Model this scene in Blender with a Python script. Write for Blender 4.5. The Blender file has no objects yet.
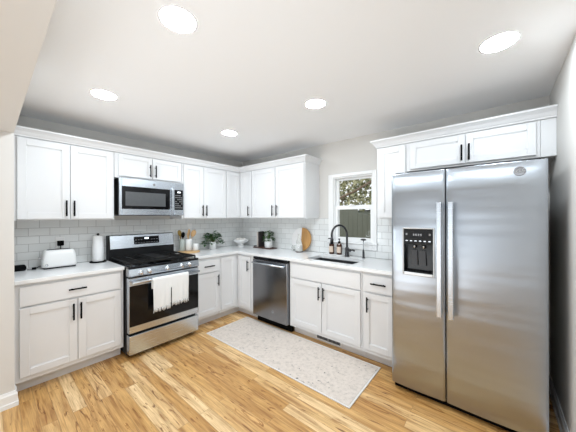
import bpy, bmesh, math, random
from mathutils import Vector, Matrix
PI = math.pi
C = bpy.context.scene.collection
S = bpy.context.scene
random.seed(7)

# ------------------------------------------------------------------ camera
cd = bpy.data.cameras.new('camera'); cam = bpy.data.objects.new('camera', cd); C.objects.link(cam)
cam.matrix_world = Matrix.Translation((3.5126, -2.9763, 1.4196)) @ Matrix.Rotation(.7005, 4, 'Z') @ Matrix.Rotation(PI/2, 4, 'X') @ Matrix.Rotation(-.0033, 4, 'Z')
cd.sensor_width = 36; cd.lens = 252.018/576*36
cd.shift_x = (288-285.27)/576; cd.shift_y = (216.5-216)/576
cd.clip_start = .02
S.camera = cam
# ------------------------------------------------------------------ world, exposure
W = bpy.data.worlds.new('world'); S.world = W; W.use_nodes = True
bg = W.node_tree.nodes['Background']
bg.inputs[0].default_value = (.93, .97, 1, 1); bg.inputs[1].default_value = 0.6
LAMP = 60.0
S.view_settings.view_transform = 'Standard'; S.view_settings.look = 'None'
S.view_settings.exposure = 1.3; S.view_settings.gamma = 1; S.view_settings.use_curve_mapping = False
# added fill lights out of frame, brightening the ceiling and cabinets
def area(name, loc, rot, sx, sy, e, col=(1, 1, 1)):
    l = bpy.data.lights.new(name, 'AREA'); l.shape = 'RECTANGLE'; l.size = sx; l.size_y = sy; l.energy = e; l.color = col
    o = bpy.data.objects.new(name, l); o.location = loc; o.rotation_euler = rot; C.objects.link(o); return o
area('added_uplight', (1.7, -4.2, .12), (math.radians(150), 0, 0), 1.8, 1.9, 16, (.9, .955, 1))  # added panel near the floor behind the camera, lifts the ceiling
def spot(name, loc, d, e, deg, r, col, blend=1):
    l = bpy.data.lights.new(name, 'SPOT'); l.energy = e; l.spot_size = math.radians(deg); l.spot_blend = blend; l.shadow_soft_size = r; l.color = col
    o = bpy.data.objects.new(name, l); o.location = loc; o.rotation_euler = Vector(d).to_track_quat('-Z', 'Y').to_euler(); C.objects.link(o); return o
spot('added_fill_spot_right', (3.35, -3.05, 1.1), (-.7, .66, .4), 20, 108, .2, (.82, .92, 1))  # added fill spot beside the camera, aimed at the kitchen ceiling
spot('added_fill_spot_left', (1.15, -3.15, .9), (.2, .8, .45), 12, 100, .2, (.82, .92, 1))  # another added fill spot, left of frame, evens out the far ceiling

# ------------------------------------------------------------------ helpers
class MB:
    def __init__(s, M=None): s.bm = bmesh.new(); s.M = M or Matrix.Identity(4)
    def _merge(s, t, M=None, smooth=False):
        mm = s.M @ M if M is not None else s.M
        vs = [s.bm.verts.new(mm @ v.co) for v in t.verts]; t.verts.index_update()
        for f in t.faces:
            try:
                g = s.bm.faces.new([vs[v.index] for v in f.verts]); g.smooth = smooth or f.smooth
            except ValueError: pass
        t.free(); return s
    def box(s, x0, x1, y0, y1, z0, z1, b=0, seg=1, M=None):
        t = bmesh.new(); bmesh.ops.create_cube(t, size=1)
        for v in t.verts: v.co = Vector(((x0+x1)/2+v.co.x*(x1-x0), (y0+y1)/2+v.co.y*(y1-y0), (z0+z1)/2+v.co.z*(z1-z0)))
        if b: bmesh.ops.bevel(t, geom=t.edges[:], offset=b, segments=seg, affect='EDGES', profile=.5)
        return s._merge(t, M)
    def cyl(s, p0, p1, r0, r1=None, n=20, cap=True, b=0):
        p0 = Vector(p0); p1 = Vector(p1); r1 = r0 if r1 is None else r1
        t = bmesh.new(); bmesh.ops.create_cone(t, cap_ends=cap, segments=n, radius1=r0, radius2=r1, depth=(p1-p0).length)
        for f in t.faces: f.smooth = len(f.verts) == 4
        if b: bmesh.ops.bevel(t, geom=[e for e in t.edges if any(len(f.verts) > 4 for f in e.link_faces)], offset=b, segments=2, affect='EDGES')
        return s._merge(t, Matrix.Translation((p0+p1)/2) @ (p1-p0).to_track_quat('Z', 'Y').to_matrix().to_4x4())
    def lathe(s, prof, n=28, c=(0, 0, 0), M=None, smooth=True):
        t = bmesh.new(); rings = []
        for r, z in prof:
            rings.append([t.verts.new((c[0]+r*math.cos(2*PI*i/n), c[1]+r*math.sin(2*PI*i/n), c[2]+z)) for i in range(n)] if r > 1e-6 else [t.verts.new((c[0], c[1], c[2]+z))])
        for a, b in zip(rings, rings[1:]):
            for i in range(n):
                j = (i+1) % n
                q = [a[i] if len(a) > 1 else a[0], a[j] if len(a) > 1 else a[0], b[j] if len(b) > 1 else b[0], b[i] if len(b) > 1 else b[0]]
                q = list(dict.fromkeys(q))
                if len(q) > 2: t.faces.new(q).smooth = smooth
        return s._merge(t, M)
    def tube(s, pts, r, n=10, cap=True):
        pts = [Vector(p) for p in pts]; t = bmesh.new(); rings = []; up = None
        for i, p in enumerate(pts):
            d = (pts[min(i+1, len(pts)-1)]-pts[max(i-1, 0)]).normalized()
            if up is None: up = d.orthogonal().normalized()
            up = (up-d*up.dot(d)).normalized(); w = d.cross(up); rr = r[i] if isinstance(r, (list, tuple)) else r
            rings.append([t.verts.new(p+(up*math.cos(2*PI*k/n)+w*math.sin(2*PI*k/n))*rr) for k in range(n)])
        for a, b in zip(rings, rings[1:]):
            for k in range(n): t.faces.new([a[k], a[(k+1) % n], b[(k+1) % n], b[k]]).smooth = True
        if cap: t.faces.new(rings[0][::-1]); t.faces.new(rings[-1])
        return s._merge(t)
    def prism(s, poly, z0, z1, M=None, b=0):     # poly in xy, extruded z
        t = bmesh.new(); a = [t.verts.new((x, y, z0)) for x, y in poly]; c = [t.verts.new((x, y, z1)) for x, y in poly]
        t.faces.new(a[::-1]); t.faces.new(c); n = len(poly)
        for i in range(n): t.faces.new([a[i], a[(i+1) % n], c[(i+1) % n], c[i]])
        if b: bmesh.ops.bevel(t, geom=t.edges[:], offset=b, segments=1, affect='EDGES')
        return s._merge(t, M)
    def plate_hole(s, x0, x1, z0, z1, hx0, hx1, hz0, hz1, y0, y1, b=0):   # xz plate with a hole, 4 boxes
        s.box(x0, hx0, y0, y1, z0, z1, b); s.box(hx1, x1, y0, y1, z0, z1, b)
        s.box(hx0, hx1, y0, y1, z0, hz0, b); s.box(hx0, hx1, y0, y1, hz1, z1, b); return s
    def sweep(s, path, prof):                       # horizontal path, prof = [(out, z)], closed profile
        P = [Vector((p[0], p[1])) for p in path]; t = bmesh.new(); rings = []
        for i, p in enumerate(P):
            ns = []
            if i > 0: d = (p-P[i-1]).normalized(); ns.append(Vector((d.y, -d.x)))
            if i < len(P)-1: d = (P[i+1]-p).normalized(); ns.append(Vector((d.y, -d.x)))
            n = sum(ns, Vector((0, 0))).normalized(); n = n/max(.2, n.dot(ns[0]))
            rings.append([t.verts.new((p.x+n.x*o, p.y+n.y*o, z)) for o, z in prof])
        m = len(prof)
        for a, b in zip(rings, rings[1:]):
            for k in range(m): t.faces.new([a[k], a[(k+1) % m], b[(k+1) % m], b[k]])
        t.faces.new(rings[0]); t.faces.new(rings[-1][::-1])
        return s._merge(t)
    def build(s, name, mat, parent=None):
        bmesh.ops.recalc_face_normals(s.bm, faces=s.bm.faces[:])
        me = bpy.data.meshes.new(name); s.bm.to_mesh(me); s.bm.free(); me.materials.append(mat)
        o = bpy.data.objects.new(name, me); C.objects.link(o)
        if parent: o.parent = parent
        return o
def tag(o, label=None, cat=None, group=None, kind=None):
    if label: o['label'] = label
    if cat: o['category'] = cat
    if group: o['group'] = group
    if kind: o['kind'] = kind
    return o
def thing(name, label, cat, loc=(0, 0, 0), rz=0, group=None):
    o = bpy.data.objects.new(name, None); C.objects.link(o); o.empty_display_size = .05
    o.location = loc; o.rotation_euler = (0, 0, rz); return tag(o, label, cat, group)
def struct(name, mb, m, label=None): return tag(mb.build(name, m), label, None, None, 'structure')

# ------------------------------------------------------------------ materials
def mat(name, col, rough=.5, metal=0, spec=.5, bump=0, bscale=40, var=0, **kw):
    m = bpy.data.materials.new(name); m.use_nodes = True; nt = m.node_tree; b = nt.nodes['Principled BSDF']
    b.inputs['Base Color'].default_value = (*col, 1); b.inputs['Roughness'].default_value = rough; b.inputs['Metallic'].default_value = metal
    b.inputs['Specular IOR Level'].default_value = spec
    for k, v in kw.items(): b.inputs[k.replace('_', ' ')].default_value = v
    tc = nt.nodes.new('ShaderNodeTexCoord'); n = nt.nodes.new('ShaderNodeTexNoise'); n.inputs['Scale'].default_value = bscale
    nt.links.new(tc.outputs['Object'], n.inputs['Vector'])
    if bump:
        bp = nt.nodes.new('ShaderNodeBump'); bp.inputs['Strength'].default_value = bump; bp.inputs['Distance'].default_value = .002
        nt.links.new(n.outputs['Fac'], bp.inputs['Height']); nt.links.new(bp.outputs[0], b.inputs['Normal'])
    if var:
        mx = nt.nodes.new('ShaderNodeMix'); mx.data_type = 'RGBA'
        mx.inputs[6].default_value = (*[c*(1-var) for c in col], 1); mx.inputs[7].default_value = (*[min(1, c*(1+var)) for c in col], 1)
        nt.links.new(n.outputs['Fac'], mx.inputs[0]); nt.links.new(mx.outputs[2], b.inputs['Base Color'])
    return m
def steel(name, col=(.4, .43, .47), rough=.3, axis=2, streak=.04, bump=.0):
    m = mat(name, col, rough, 1); nt = m.node_tree; b = nt.nodes['Principled BSDF']; N = nt.nodes; L = nt.links
    tc = N.new('ShaderNodeTexCoord'); mp = N.new('ShaderNodeMapping'); sc = [2, 2, 2]; sc[axis] = 120
    mp.inputs['Scale'].default_value = sc; n = N.new('ShaderNodeTexNoise'); n.inputs['Scale'].default_value = 1.5; n.inputs['Detail'].default_value = 3
    L.new(tc.outputs['Object'], mp.inputs[0]); L.new(mp.outputs[0], n.inputs['Vector'])
    mr = N.new('ShaderNodeMapRange'); mr.inputs[3].default_value = rough-streak; mr.inputs[4].default_value = rough+streak
    L.new(n.outputs['Fac'], mr.inputs[0]); L.new(mr.outputs[0], b.inputs['Roughness'])
    bp = N.new('ShaderNodeBump'); bp.inputs['Strength'].default_value = bump; bp.inputs['Distance'].default_value = .001
    L.new(n.outputs['Fac'], bp.inputs['Height']); L.new(bp.outputs[0], b.inputs['Normal'])
    return m
def emis(name, col, s):
    m = mat(name, (.8, .8, .8)); b = m.node_tree.nodes['Principled BSDF']
    b.inputs['Emission Color'].default_value = (*col, 1); b.inputs['Emission Strength'].default_value = s; return m
def wood(name, c1, c2, scale=(3, 40, 40), rough=.5):
    m = mat(name, c1, rough); N = m.node_tree.nodes; L = m.node_tree.links; b = N['Principled BSDF']
    tc = N.new('ShaderNodeTexCoord'); mp = N.new('ShaderNodeMapping'); mp.inputs['Scale'].default_value = scale
    n = N.new('ShaderNodeTexNoise'); n.inputs['Scale'].default_value = 1.5; n.inputs['Detail'].default_value = 4
    mx = N.new('ShaderNodeMix'); mx.data_type = 'RGBA'; mx.inputs[6].default_value = (*c1, 1); mx.inputs[7].default_value = (*c2, 1)
    L.new(tc.outputs['Object'], mp.inputs[0]); L.new(mp.outputs[0], n.inputs['Vector']); L.new(n.outputs['Fac'], mx.inputs[0]); L.new(mx.outputs[2], b.inputs['Base Color'])
    return m
def floor_mat():
    m = mat('maple_floor', (.6, .4, .2), .38); N = m.node_tree.nodes; L = m.node_tree.links; b = N['Principled BSDF']
    g = N.new('ShaderNodeNewGeometry'); br = N.new('ShaderNodeTexBrick')
    br.offset = .37; br.offset_frequency = 2; br.inputs['Scale'].default_value = 1
    br.inputs['Color1'].default_value = (0, 0, 0, 1); br.inputs['Color2'].default_value = (1, 1, 1, 1); br.inputs['Mortar'].default_value = (.5, .5, .5, 1)
    br.inputs['Brick Width'].default_value = 1.15; br.inputs['Row Height'].default_value = .083; br.inputs['Mortar Size'].default_value = .0012; br.inputs['Mortar Smooth'].default_value = .3
    L.new(g.outputs['Position'], br.inputs['Vector'])
    sep = N.new('ShaderNodeSeparateColor'); L.new(br.outputs['Color'], sep.inputs[0])
    # per-plank offset for the grain
    cmb = N.new('ShaderNodeCombineXYZ'); k1 = N.new('ShaderNodeMath'); k1.operation = 'MULTIPLY'; k1.inputs[1].default_value = 37; L.new(sep.outputs[0], k1.inputs[0])
    L.new(k1.outputs[0], cmb.inputs[2]); L.new(k1.outputs[0], cmb.inputs[0])
    add = N.new('ShaderNodeVectorMath'); add.operation = 'ADD'; L.new(g.outputs['Position'], add.inputs[0]); L.new(cmb.outputs[0], add.inputs[1])
    def noise(sc, s, det=3, dist=0):
        mp = N.new('ShaderNodeMapping'); mp.inputs['Scale'].default_value = sc; n = N.new('ShaderNodeTexNoise')
        n.inputs['Scale'].default_value = s; n.inputs['Detail'].default_value = det; n.inputs['Distortion'].default_value = dist
        L.new(add.outputs[0], mp.inputs[0]); L.new(mp.outputs[0], n.inputs['Vector']); return n
    def ramp(src, stops):
        r = N.new('ShaderNodeValToRGB'); e = r.color_ramp.elements
        e[0].position, e[0].color = stops[0][0], (*stops[0][1], 1); e[1].position, e[1].color = stops[-1][0], (*stops[-1][1], 1)
        for p, c in stops[1:-1]: x = e.new(p); x.color = (*c, 1)
        L.new(src, r.inputs[0]); return r
    def mix(mode, f, a, c):
        x = N.new('ShaderNodeMix'); x.data_type = 'RGBA'; x.blend_type = mode
        for i, v in ((0, f), (6, a), (7, c)):
            if isinstance(v, (int, float)): x.inputs[i].default_value = v
            else: L.new(v, x.inputs[i])
        return x.outputs[2]
    tint = ramp(sep.outputs[0], [(0, FL[0]), (.35, FL[1]), (.7, FL[2]), (1, FL[3])])
    grain = ramp(noise((1.2, 16, 1), 2.2, 5, .6).outputs['Fac'], [(.28, (.55, .4, .28)), (.48, (.92, .88, .83)), (.7, (1.18, 1.2, 1.22))])
    fine = ramp(noise((4, 120, 1), 2, 3).outputs['Fac'], [(.3, (.8, .76, .72)), (.7, (1.1, 1.1, 1.1))])
    streak = ramp(noise((2.2, 15, 1), 1.9, 7, 1.8).outputs['Fac'], [(.3, (.2, .1, .05)), (.36, (.6, .45, .32)), (.41, (1, 1, 1))])
    knots = ramp(noise((9, 24, 1), 1.2, 2, .3).outputs['Fac'], [(.2, (.2, .11, .06)), (.26, (1, 1, 1)), (1, (1, 1, 1))])
    c = mix('MULTIPLY', 1, tint.outputs[0], grain.outputs[0]); c = mix('MULTIPLY', 1, c, fine.outputs[0]); c = mix('MULTIPLY', .85, c, streak.outputs[0]); c = mix('MULTIPLY', .8, c, knots.outputs[0])
    d = N.new('ShaderNodeRGB'); d.outputs[0].default_value = (.2, .11, .05, 1)
    mf = N.new('ShaderNodeMath'); mf.operation = 'MULTIPLY'; mf.inputs[1].default_value = .6; L.new(br.outputs['Fac'], mf.inputs[0])
    c = mix('MIX', mf.outputs[0], c, d.outputs[0]); L.new(c, b.inputs['Base Color'])
    return m
ANI = 0.0
FL = [(.54, .3, .1), (.64, .385, .145), (.7, .45, .195), (.84, .63, .36)]
def tile_mat(name, axis):      # running-bond subway tile; axis = world axis along the wall
    m = mat(name, (.7, .7, .7), .2); N = m.node_tree.nodes; L = m.node_tree.links; b = N['Principled BSDF']
    g = N.new('ShaderNodeNewGeometry'); sp = N.new('ShaderNodeSeparateXYZ'); cb = N.new('ShaderNodeCombineXYZ')
    L.new(g.outputs['Position'], sp.inputs[0]); L.new(sp.outputs[axis], cb.inputs[0])
    off = N.new('ShaderNodeMath'); off.operation = 'ADD'; off.inputs[1].default_value = -.925; L.new(sp.outputs[2], off.inputs[0]); L.new(off.outputs[0], cb.inputs[1])
    br = N.new('ShaderNodeTexBrick'); br.inputs['Scale'].default_value = 1; br.inputs['Brick Width'].default_value = .155; br.inputs['Row Height'].default_value = .0775
    br.inputs['Mortar Size'].default_value = .0022; br.inputs['Mortar Smooth'].default_value = .25
    br.inputs['Color1'].default_value = (.74, .75, .74, 1); br.inputs['Color2'].default_value = (.8, .81, .8, 1); br.inputs['Mortar'].default_value = (.45, .45, .44, 1)
    L.new(cb.outputs[0], br.inputs['Vector']); L.new(br.outputs['Color'], b.inputs['Base Color'])
    bp = N.new('ShaderNodeBump'); bp.invert = True; bp.inputs['Strength'].default_value = .5; bp.inputs['Distance'].default_value = .002
    L.new(br.outputs['Fac'], bp.inputs['Height']); L.new(bp.outputs[0], b.inputs['Normal'])
    mr = N.new('ShaderNodeMapRange'); mr.inputs[3].default_value = .15; mr.inputs[4].default_value = .8; L.new(br.outputs['Fac'], mr.inputs[0]); L.new(mr.outputs[0], b.inputs['Roughness'])
    return m
def rug_mat():
    m = mat('rug_weave', (.6, .55, .5), .95, bump=.4, bscale=300); N = m.node_tree.nodes; L = m.node_tree.links; b = N['Principled BSDF']
    tc = N.new('ShaderNodeTexCoord'); n = N.new('ShaderNodeTexNoise'); n.inputs['Scale'].default_value = 30; n.inputs['Detail'].default_value = 8; n.inputs['Roughness'].default_value = .8
    v = N.new('ShaderNodeTexNoise'); v.inputs['Scale'].default_value = 32; v.inputs['Detail'].default_value = 2
    L.new(tc.outputs['Object'], n.inputs[0]); L.new(tc.outputs['Object'], v.inputs[0])
    r = N.new('ShaderNodeValToRGB'); e = r.color_ramp.elements; e[0].position = .36; e[0].color = (.5, .44, .39, 1); e[1].position = .62; e[1].color = (.72, .64, .57, 1); x = e.new(.47); x.color = (.66, .58, .515, 1)
    L.new(n.outputs['Fac'], r.inputs[0])
    r2 = N.new('ShaderNodeValToRGB'); e = r2.color_ramp.elements; e[0].position = .25; e[0].color = (.2, .2, .22, 1); e[1].position = .31; e[1].color = (1, 1, 1, 1)
    L.new(v.outputs['Fac'], r2.inputs[0]); mx = N.new('ShaderNodeMix'); mx.data_type = 'RGBA'; mx.blend_type = 'MULTIPLY'; mx.inputs[0].default_value = .9
    L.new(r.outputs[0], mx.inputs[6]); L.new(r2.outputs[0], mx.inputs[7]); L.new(mx.outputs[2], b.inputs['Base Color'])
    return m
M = dict(
    wall=mat('beige_wall_paint', (.68, .66, .63), .85, bump=.08, bscale=120), ceil=mat('ceiling_paint', (.92, .92, .925), .9, bump=.05, bscale=150),
    trim=mat('white_trim', (.85, .85, .845), .4, bump=.02), cab=mat('cabinet_paint', (.75, .75, .755), .38, bump=.02, bscale=60), inner=mat('cabinet_inner', (.7, .7, .7), .6, bump=.02),
    quartz=mat('white_quartz', (.82, .82, .82), .12, var=.03, bscale=6), black=mat('black_metal', (.002, .002, .002), .75, spec=.1, bump=.02),
    gloss=mat('black_glass', (.004, .004, .005), .09, spec=.3, bump=.0, var=.01), iron=mat('cast_iron', (.006, .006, .006), .6, spec=.25, bump=.2, bscale=200), enamel=mat('black_enamel', (.005, .005, .006), .2, spec=.35, var=.05),
    dark=mat('dark_plastic', (.006, .006, .007), .5, spec=.3, bump=.05), dgrey=mat('dark_grey_plastic', (.045, .045, .048), .35), grey=mat('grey_plastic', (.25, .25, .26), .5, bump=.05), wplas=mat('white_plastic', (.82, .82, .81), .3, var=.01),
    steel=steel('brushed_steel'), steelh=steel('brushed_steel_long', (.61, .655, .71), .27, streak=.012), dws=steel('dark_brushed_steel', (.27, .28, .3), .22, 0), chrome=mat('polished_steel', (.6, .62, .65), .2, 1, var=.02),
    gun=mat('gunmetal', (.07, .07, .075), .28, 1, var=.05), ceramic=mat('white_ceramic', (.8, .8, .79), .25, var=.02), paper=mat('paper_towel', (.85, .85, .85), .95, bump=.5, bscale=160),
    cloth=mat('white_cotton', (.8, .8, .79), .95, bump=.5, bscale=400), amber=mat('amber_glass', (.06, .02, .008), .1, var=.1), kraft=mat('label_paper', (.72, .58, .47), .7, var=.05), soil=mat('soil', (.05, .03, .02), .9, bump=.5),
    leaf=mat('leaf_green', (.045, .12, .025), .4, var=.6, bscale=25), leaf2=mat('pothos_leaf', (.035, .1, .03), .35, var=.5, bscale=25), stem=mat('stem_green', (.1, .16, .04), .5, var=.2),
    lwood=wood('light_wood', (.55, .33, .14), (.72, .48, .25)), mwood=wood('acacia_wood', (.36, .17, .05), (.6, .34, .12), (20, 4, 4)), dwood=wood('walnut_wood', (.05, .018, .01), (.09, .035, .02)),
    sage=mat('sage_ceramic', (.42, .46, .43), .4, var=.05), gold=mat('brass_olive', (.3, .2, .05), .4, .3, var=.2), marble=mat('white_marble', (.8, .79, .78), .2, var=.06, bscale=8),
    book=mat('book_cover', (.022, .016, .016), .6, var=.1), book2=mat('book_cover_pale', (.68, .6, .55), .6, var=.05), page=mat('book_page', (.8, .78, .73), .8, bump=.3, bscale=300),
    bark=mat('bark', (.22, .15, .1), .9, bump=1, bscale=20, var=.4), fence=wood('weathered_fence', (.11, .115, .08), (.19, .19, .145), (9, 9, 1)), lawn=mat('lawn', (.08, .13, .04), .95, bump=1, bscale=60, var=.4), roof=mat('shingle', (.06, .05, .045), .9, bump=.5, var=.3), siding=mat('pale_siding', (.6, .6, .6), .7, var=.05),
    display=emis('display_light', (.8, .9, 1), 1.2), lens=emis('lamp_lens', (.83, .925, 1), LAMP))
fs = steel('fridge_steel', (.42, .45, .49), .3); fb = fs.node_tree.nodes['Principled BSDF']; fb.inputs['Anisotropic'].default_value = .8; fb.inputs['Anisotropic Rotation'].default_value = ANI; M['fsteel'] = fs
nt = fs.node_tree; tc_ = nt.nodes.new('ShaderNodeTexCoord'); mp_ = nt.nodes.new('ShaderNodeMapping'); mp_.inputs['Scale'].default_value = (.8, .8, 5); n_ = nt.nodes.new('ShaderNodeTexNoise'); n_.inputs['Scale'].default_value = 1.6; n_.inputs['Detail'].default_value = 1
b_ = nt.nodes.new('ShaderNodeBump'); b_.inputs['Strength'].default_value = 1; b_.inputs['Distance'].default_value = .005
nt.links.new(tc_.outputs['Object'], mp_.inputs[0]); nt.links.new(mp_.outputs[0], n_.inputs['Vector']); nt.links.new(n_.outputs['Fac'], b_.inputs['Height']); nt.links.new(b_.outputs[0], fb.inputs['Normal'])
M['floor'] = floor_mat(); M['tileA'] = tile_mat('subway_tile_y', 1); M['tileB'] = tile_mat('subway_tile_x', 0); M['rug'] = rug_mat()
gm = mat('window_glass', (1, 1, 1), 0); b = gm.node_tree.nodes['Principled BSDF']; b.inputs['Alpha'].default_value = .06; b.inputs['Base Color'].default_value = (.1, .11, .11, 1); M['glass'] = gm
cg = mat('clear_glass', (.95, .95, .93), .05, Transmission_Weight=.9, IOR=1.2); M['cglass'] = cg
ul = bpy.data.materials.new('leaf_outdoor'); ul.use_nodes = True; nt = ul.node_tree; b = nt.nodes['Principled BSDF']; b.inputs['Roughness'].default_value = .5
tcn = nt.nodes.new('ShaderNodeTexCoord'); nn = nt.nodes.new('ShaderNodeTexNoise'); nn.inputs['Scale'].default_value = 6; rp = nt.nodes.new('ShaderNodeValToRGB')
rp.color_ramp.elements[0].position = .35; rp.color_ramp.elements[0].color = (.2, .21, .07, 1); rp.color_ramp.elements[1].position = .65; rp.color_ramp.elements[1].color = (.75, .7, .45, 1)
nt.links.new(tcn.outputs['Object'], nn.inputs[0]); nt.links.new(nn.outputs['Fac'], rp.inputs[0]); nt.links.new(rp.outputs[0], b.inputs['Base Color']); M['oleaf'] = ul

# ------------------------------------------------------------------ room shell
CH = 2.404; XR = 3.839; YS = -2.84; XS = .72; ZS = 2.06; YB = -7.0
WX0, WX1, WZ0, WZ1 = 1.845, 2.375, 1.085, 1.93           # window opening
struct('floor', MB().box(-.15, XR+.15, YB-.15, .15, -.1, 0), M['floor'], 'golden maple plank floor')
struct('ceiling', MB().box(-.15, XR+.15, YB-.15, .15, CH, CH+.1), M['ceil'], 'smooth white ceiling')
struct('wall_left', MB().box(-.15, 0, YS, 0, 0, CH), M['wall'], 'wall behind the range')
struct('wall_far', MB().plate_hole(-.15, XR+.15, 0, CH, WX0, WX1, WZ0, WZ1, 0, .15), M['wall'], 'wall behind the sink with the window')
struct('wall_right', MB().box(XR, XR+.15, YB, 0, 0, CH), M['wall'], 'beige wall beside the refrigerator')
struct('wall_near', MB().box(-.15, XS, YB, YS-.001, 0, CH), M['wall'], 'end wall at the left edge of the cabinets')
struct('wall_back', MB().plate_hole(XS+.001, XR, 0, CH, 1.0, 3.6, .02, 2.15, YB-.15, YB), M['wall'])
struct('wall_header', MB().box(XS+.001, XR-.001, YS-.4, YS-.001, ZS, CH), M['wall'], 'beige dropped header of the opening')
bp_ = [(0, 0), (.016, 0), (.016, .075), (.012, .095), (.007, .11), (0, .115)]
bp_ = [(0, 0), (.018, 0), (.018, .03), (.013, .036), (.013, .09), (.008, .1), (.004, .115), (0, .115)]
struct('baseboard_left', MB().sweep([(XS, YB), (XS, YS+.001), (XS-.1, YS+.001)], bp_), M['trim'], 'white baseboard at the foot of the end wall')
struct('baseboard_right', MB().sweep([(XR, 0), (XR, YB)], bp_), M['trim'], 'white baseboard beside the refrigerator')

# window with casing, jamb, sashes
w = MB().plate_hole(1.775, 2.425, 1.01, 1.97, WX0, WX1, WZ0, WZ1, -.02, 0, .003); win = struct('window_1', w, M['trim'], 'white double hung window over the sink')
MB().plate_hole(WX0, WX1, WZ0, WZ1, WX0+.014, WX1-.014, WZ0+.014, WZ1-.014, 0, .14).build('window_jamb', M['trim'], win)
s1 = MB().plate_hole(1.859, 2.361, 1.515, 1.916, 1.893, 2.335, 1.562, 1.888, .05, .08, .003).build('upper_sash', M['trim'], win)
MB().box(1.893, 2.335, .063, .067, 1.562, 1.888).build('pane', M['glass'], s1)
s2 = MB().plate_hole(1.859, 2.361, 1.099, 1.552, 1.893, 2.335, 1.15, 1.508, .018, .048, .003)
s2 = s2.build('lower_sash', M['trim'], win)
MB().box(1.893, 2.335, .031, .035, 1.15, 1.508).build('pane', M['glass'], s2)
MB().box(2.08, 2.14, .005, .03, 1.552, 1.562, .002).box(2.1, 2.12, .0, .03, 1.56, 1.57, .002).build('sash_lock', M['trim'], win)
MB().box(WX0-.08, WX1+.06, -.035, .0, 1.075, 1.092, .004).build('sill', M['trim'], win)

# backsplashes
bA = tag(MB().box(.0005, .008, YS+.001, -.0005, .923, 1.393).build('tile_backsplash', M['tileA']), 'pale grey subway tile backsplash on the wall behind the range', 'backsplash')
m_ = MB().box(.009, 1.774, -.008, -.0005, .923, 1.393).box(2.426, 2.9, -.008, -.0005, .923, 1.393).box(1.774, 2.426, -.008, -.0005, .923, 1.009)
m_.box(1.774-.0, 2.426, -.008, -.0005, 1.009, 1.0095)
tag(m_.build('tile_backsplash', M['tileB']), 'pale grey subway tile backsplash on the wall below and beside the window', 'backsplash')

# ------------------------------------------------------------------ cabinets
def bar_v(x, z0, z1, yf):      # local frame: front is -y
    mb = MB(CURM); mb.cyl((x, yf-.028, z0), (x, yf-.028, z1), .007, n=12)
    for z in (z0+.025, z1-.025): mb.cyl((x, yf, z), (x, yf-.028, z), .0045, n=8)
    return mb
def bar_h(x0, x1, z, yf):
    mb = MB(CURM); mb.cyl((x0, yf-.028, z), (x1, yf-.028, z), .007, n=12)
    for x in (x0+.025, x1-.025): mb.cyl((x, yf, z), (x, yf-.028, z), .0045, n=8)
    return mb
CURM = Matrix.Identity(4)
def door(root, x0, x1, z0, z1, yf, hx=None, hz=None, fr=.057, name='door'):   # yf = plane the door is mounted on
    f = yf-.02; mb = MB(CURM)
    fr = min(fr, (x1-x0)*.27)
    mb.box(x0, x0+fr, f, yf, z0, z1, .0015); mb.box(x1-fr, x1, f, yf, z0, z1, .0015)
    mb.box(x0+fr, x1-fr, f, yf, z0, z0+fr, .0015); mb.box(x0+fr, x1-fr, f, yf, z1-fr, z1, .0015)
    mb.box(x0+fr-.004, x1-fr+.004, f+.009, yf-.002, z0+fr-.004, z1-fr+.004)
    # small inner step
    for a in (mb,):
        a.box(x0+fr, x0+fr+.006, f+.005, yf-.004, z0+fr, z1-fr); a.box(x1-fr-.006, x1-fr, f+.005, yf-.004, z0+fr, z1-fr)
        a.box(x0+fr, x1-fr, f+.005, yf-.004, z0+fr, z0+fr+.006); a.box(x0+fr, x1-fr, f+.005, yf-.004, z1-fr-.006, z1-fr)
    d = mb.build(name, M['cab'], root)
    if hx is not None: bar_v(hx, hz[0], hz[1], f).build('handle', M['black'], d)
    return d
def drawer(root, x0, x1, z0, z1, yf, h=None, name='drawer'):
    d = MB(CURM).box(x0, x1, yf-.02, yf, z0, z1, .0025).build(name, M['cab'], root)
    if h: bar_h(h[0], h[1], h[2], yf-.02).build('handle', M['black'], d)
    return d
def body(root, w, D, z0, z1, x0=0):      # closed carcass with a face frame standing 1 mm proud
    MB(CURM).box(x0+.0005, x0+w-.0005, -D, -.0015, z0, z1, .001).build('cabinet_body', M['cab'], root)
DB = .61; UD = .331; UB = 1.392; UT = 2.128
def base_cab(loc, rz, w, label, group='base cabinets', sink=False):
    r = thing('base_cabinet', label, 'cabinet', (*loc, 0), rz, group)
    if sink: MB().box(.0005, w-.0005, -DB, -.0015, .105, .66).box(.0005, w-.0005, -DB, -.57, .66, .889, .001).box(.0005, .02, -.57, -.0015, .66, .889).box(w-.02, w-.0005, -.57, -.0015, .66, .889).build('cabinet_body', M['cab'], r)
    else: body(r, w, DB, .105, .889)
    MB().box(.001, w-.001, -.52, -.5, 0, .104).build('toe_kick', M['cab'], r); return r
def wall_cab(loc, rz, w, z0, label):
    r = thing('wall_cabinet', label, 'cabinet', (*loc, z0), rz, 'wall cabinets'); body(r, w, UD, 0, UT-z0)
    return r
A = PI/2
# base run along the range wall (local x = world y + offset)
y0 = -2.837; r = base_cab((0, y0), A, .754, 'white base cabinet under the toaster, left of the range, one wide drawer over two doors')
drawer(r, .027, .727, .708, .864, -DB, (.323, .448, .784)); door(r, .027, .386, .145, .694, -DB, .356, (.513, .657)); door(r, .391, .729, .145, .694, -DB, .408, (.513, .657))
y0 = -1.318; r = base_cab((0, y0), A, .388, 'narrow white base cabinet just right of the range with one drawer and one door')
drawer(r, .03, .375, .695, .85, -DB, (.135, .284, .775)); door(r, .03, .375, .145, .682, -DB, .346, (.5, .645))
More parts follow.
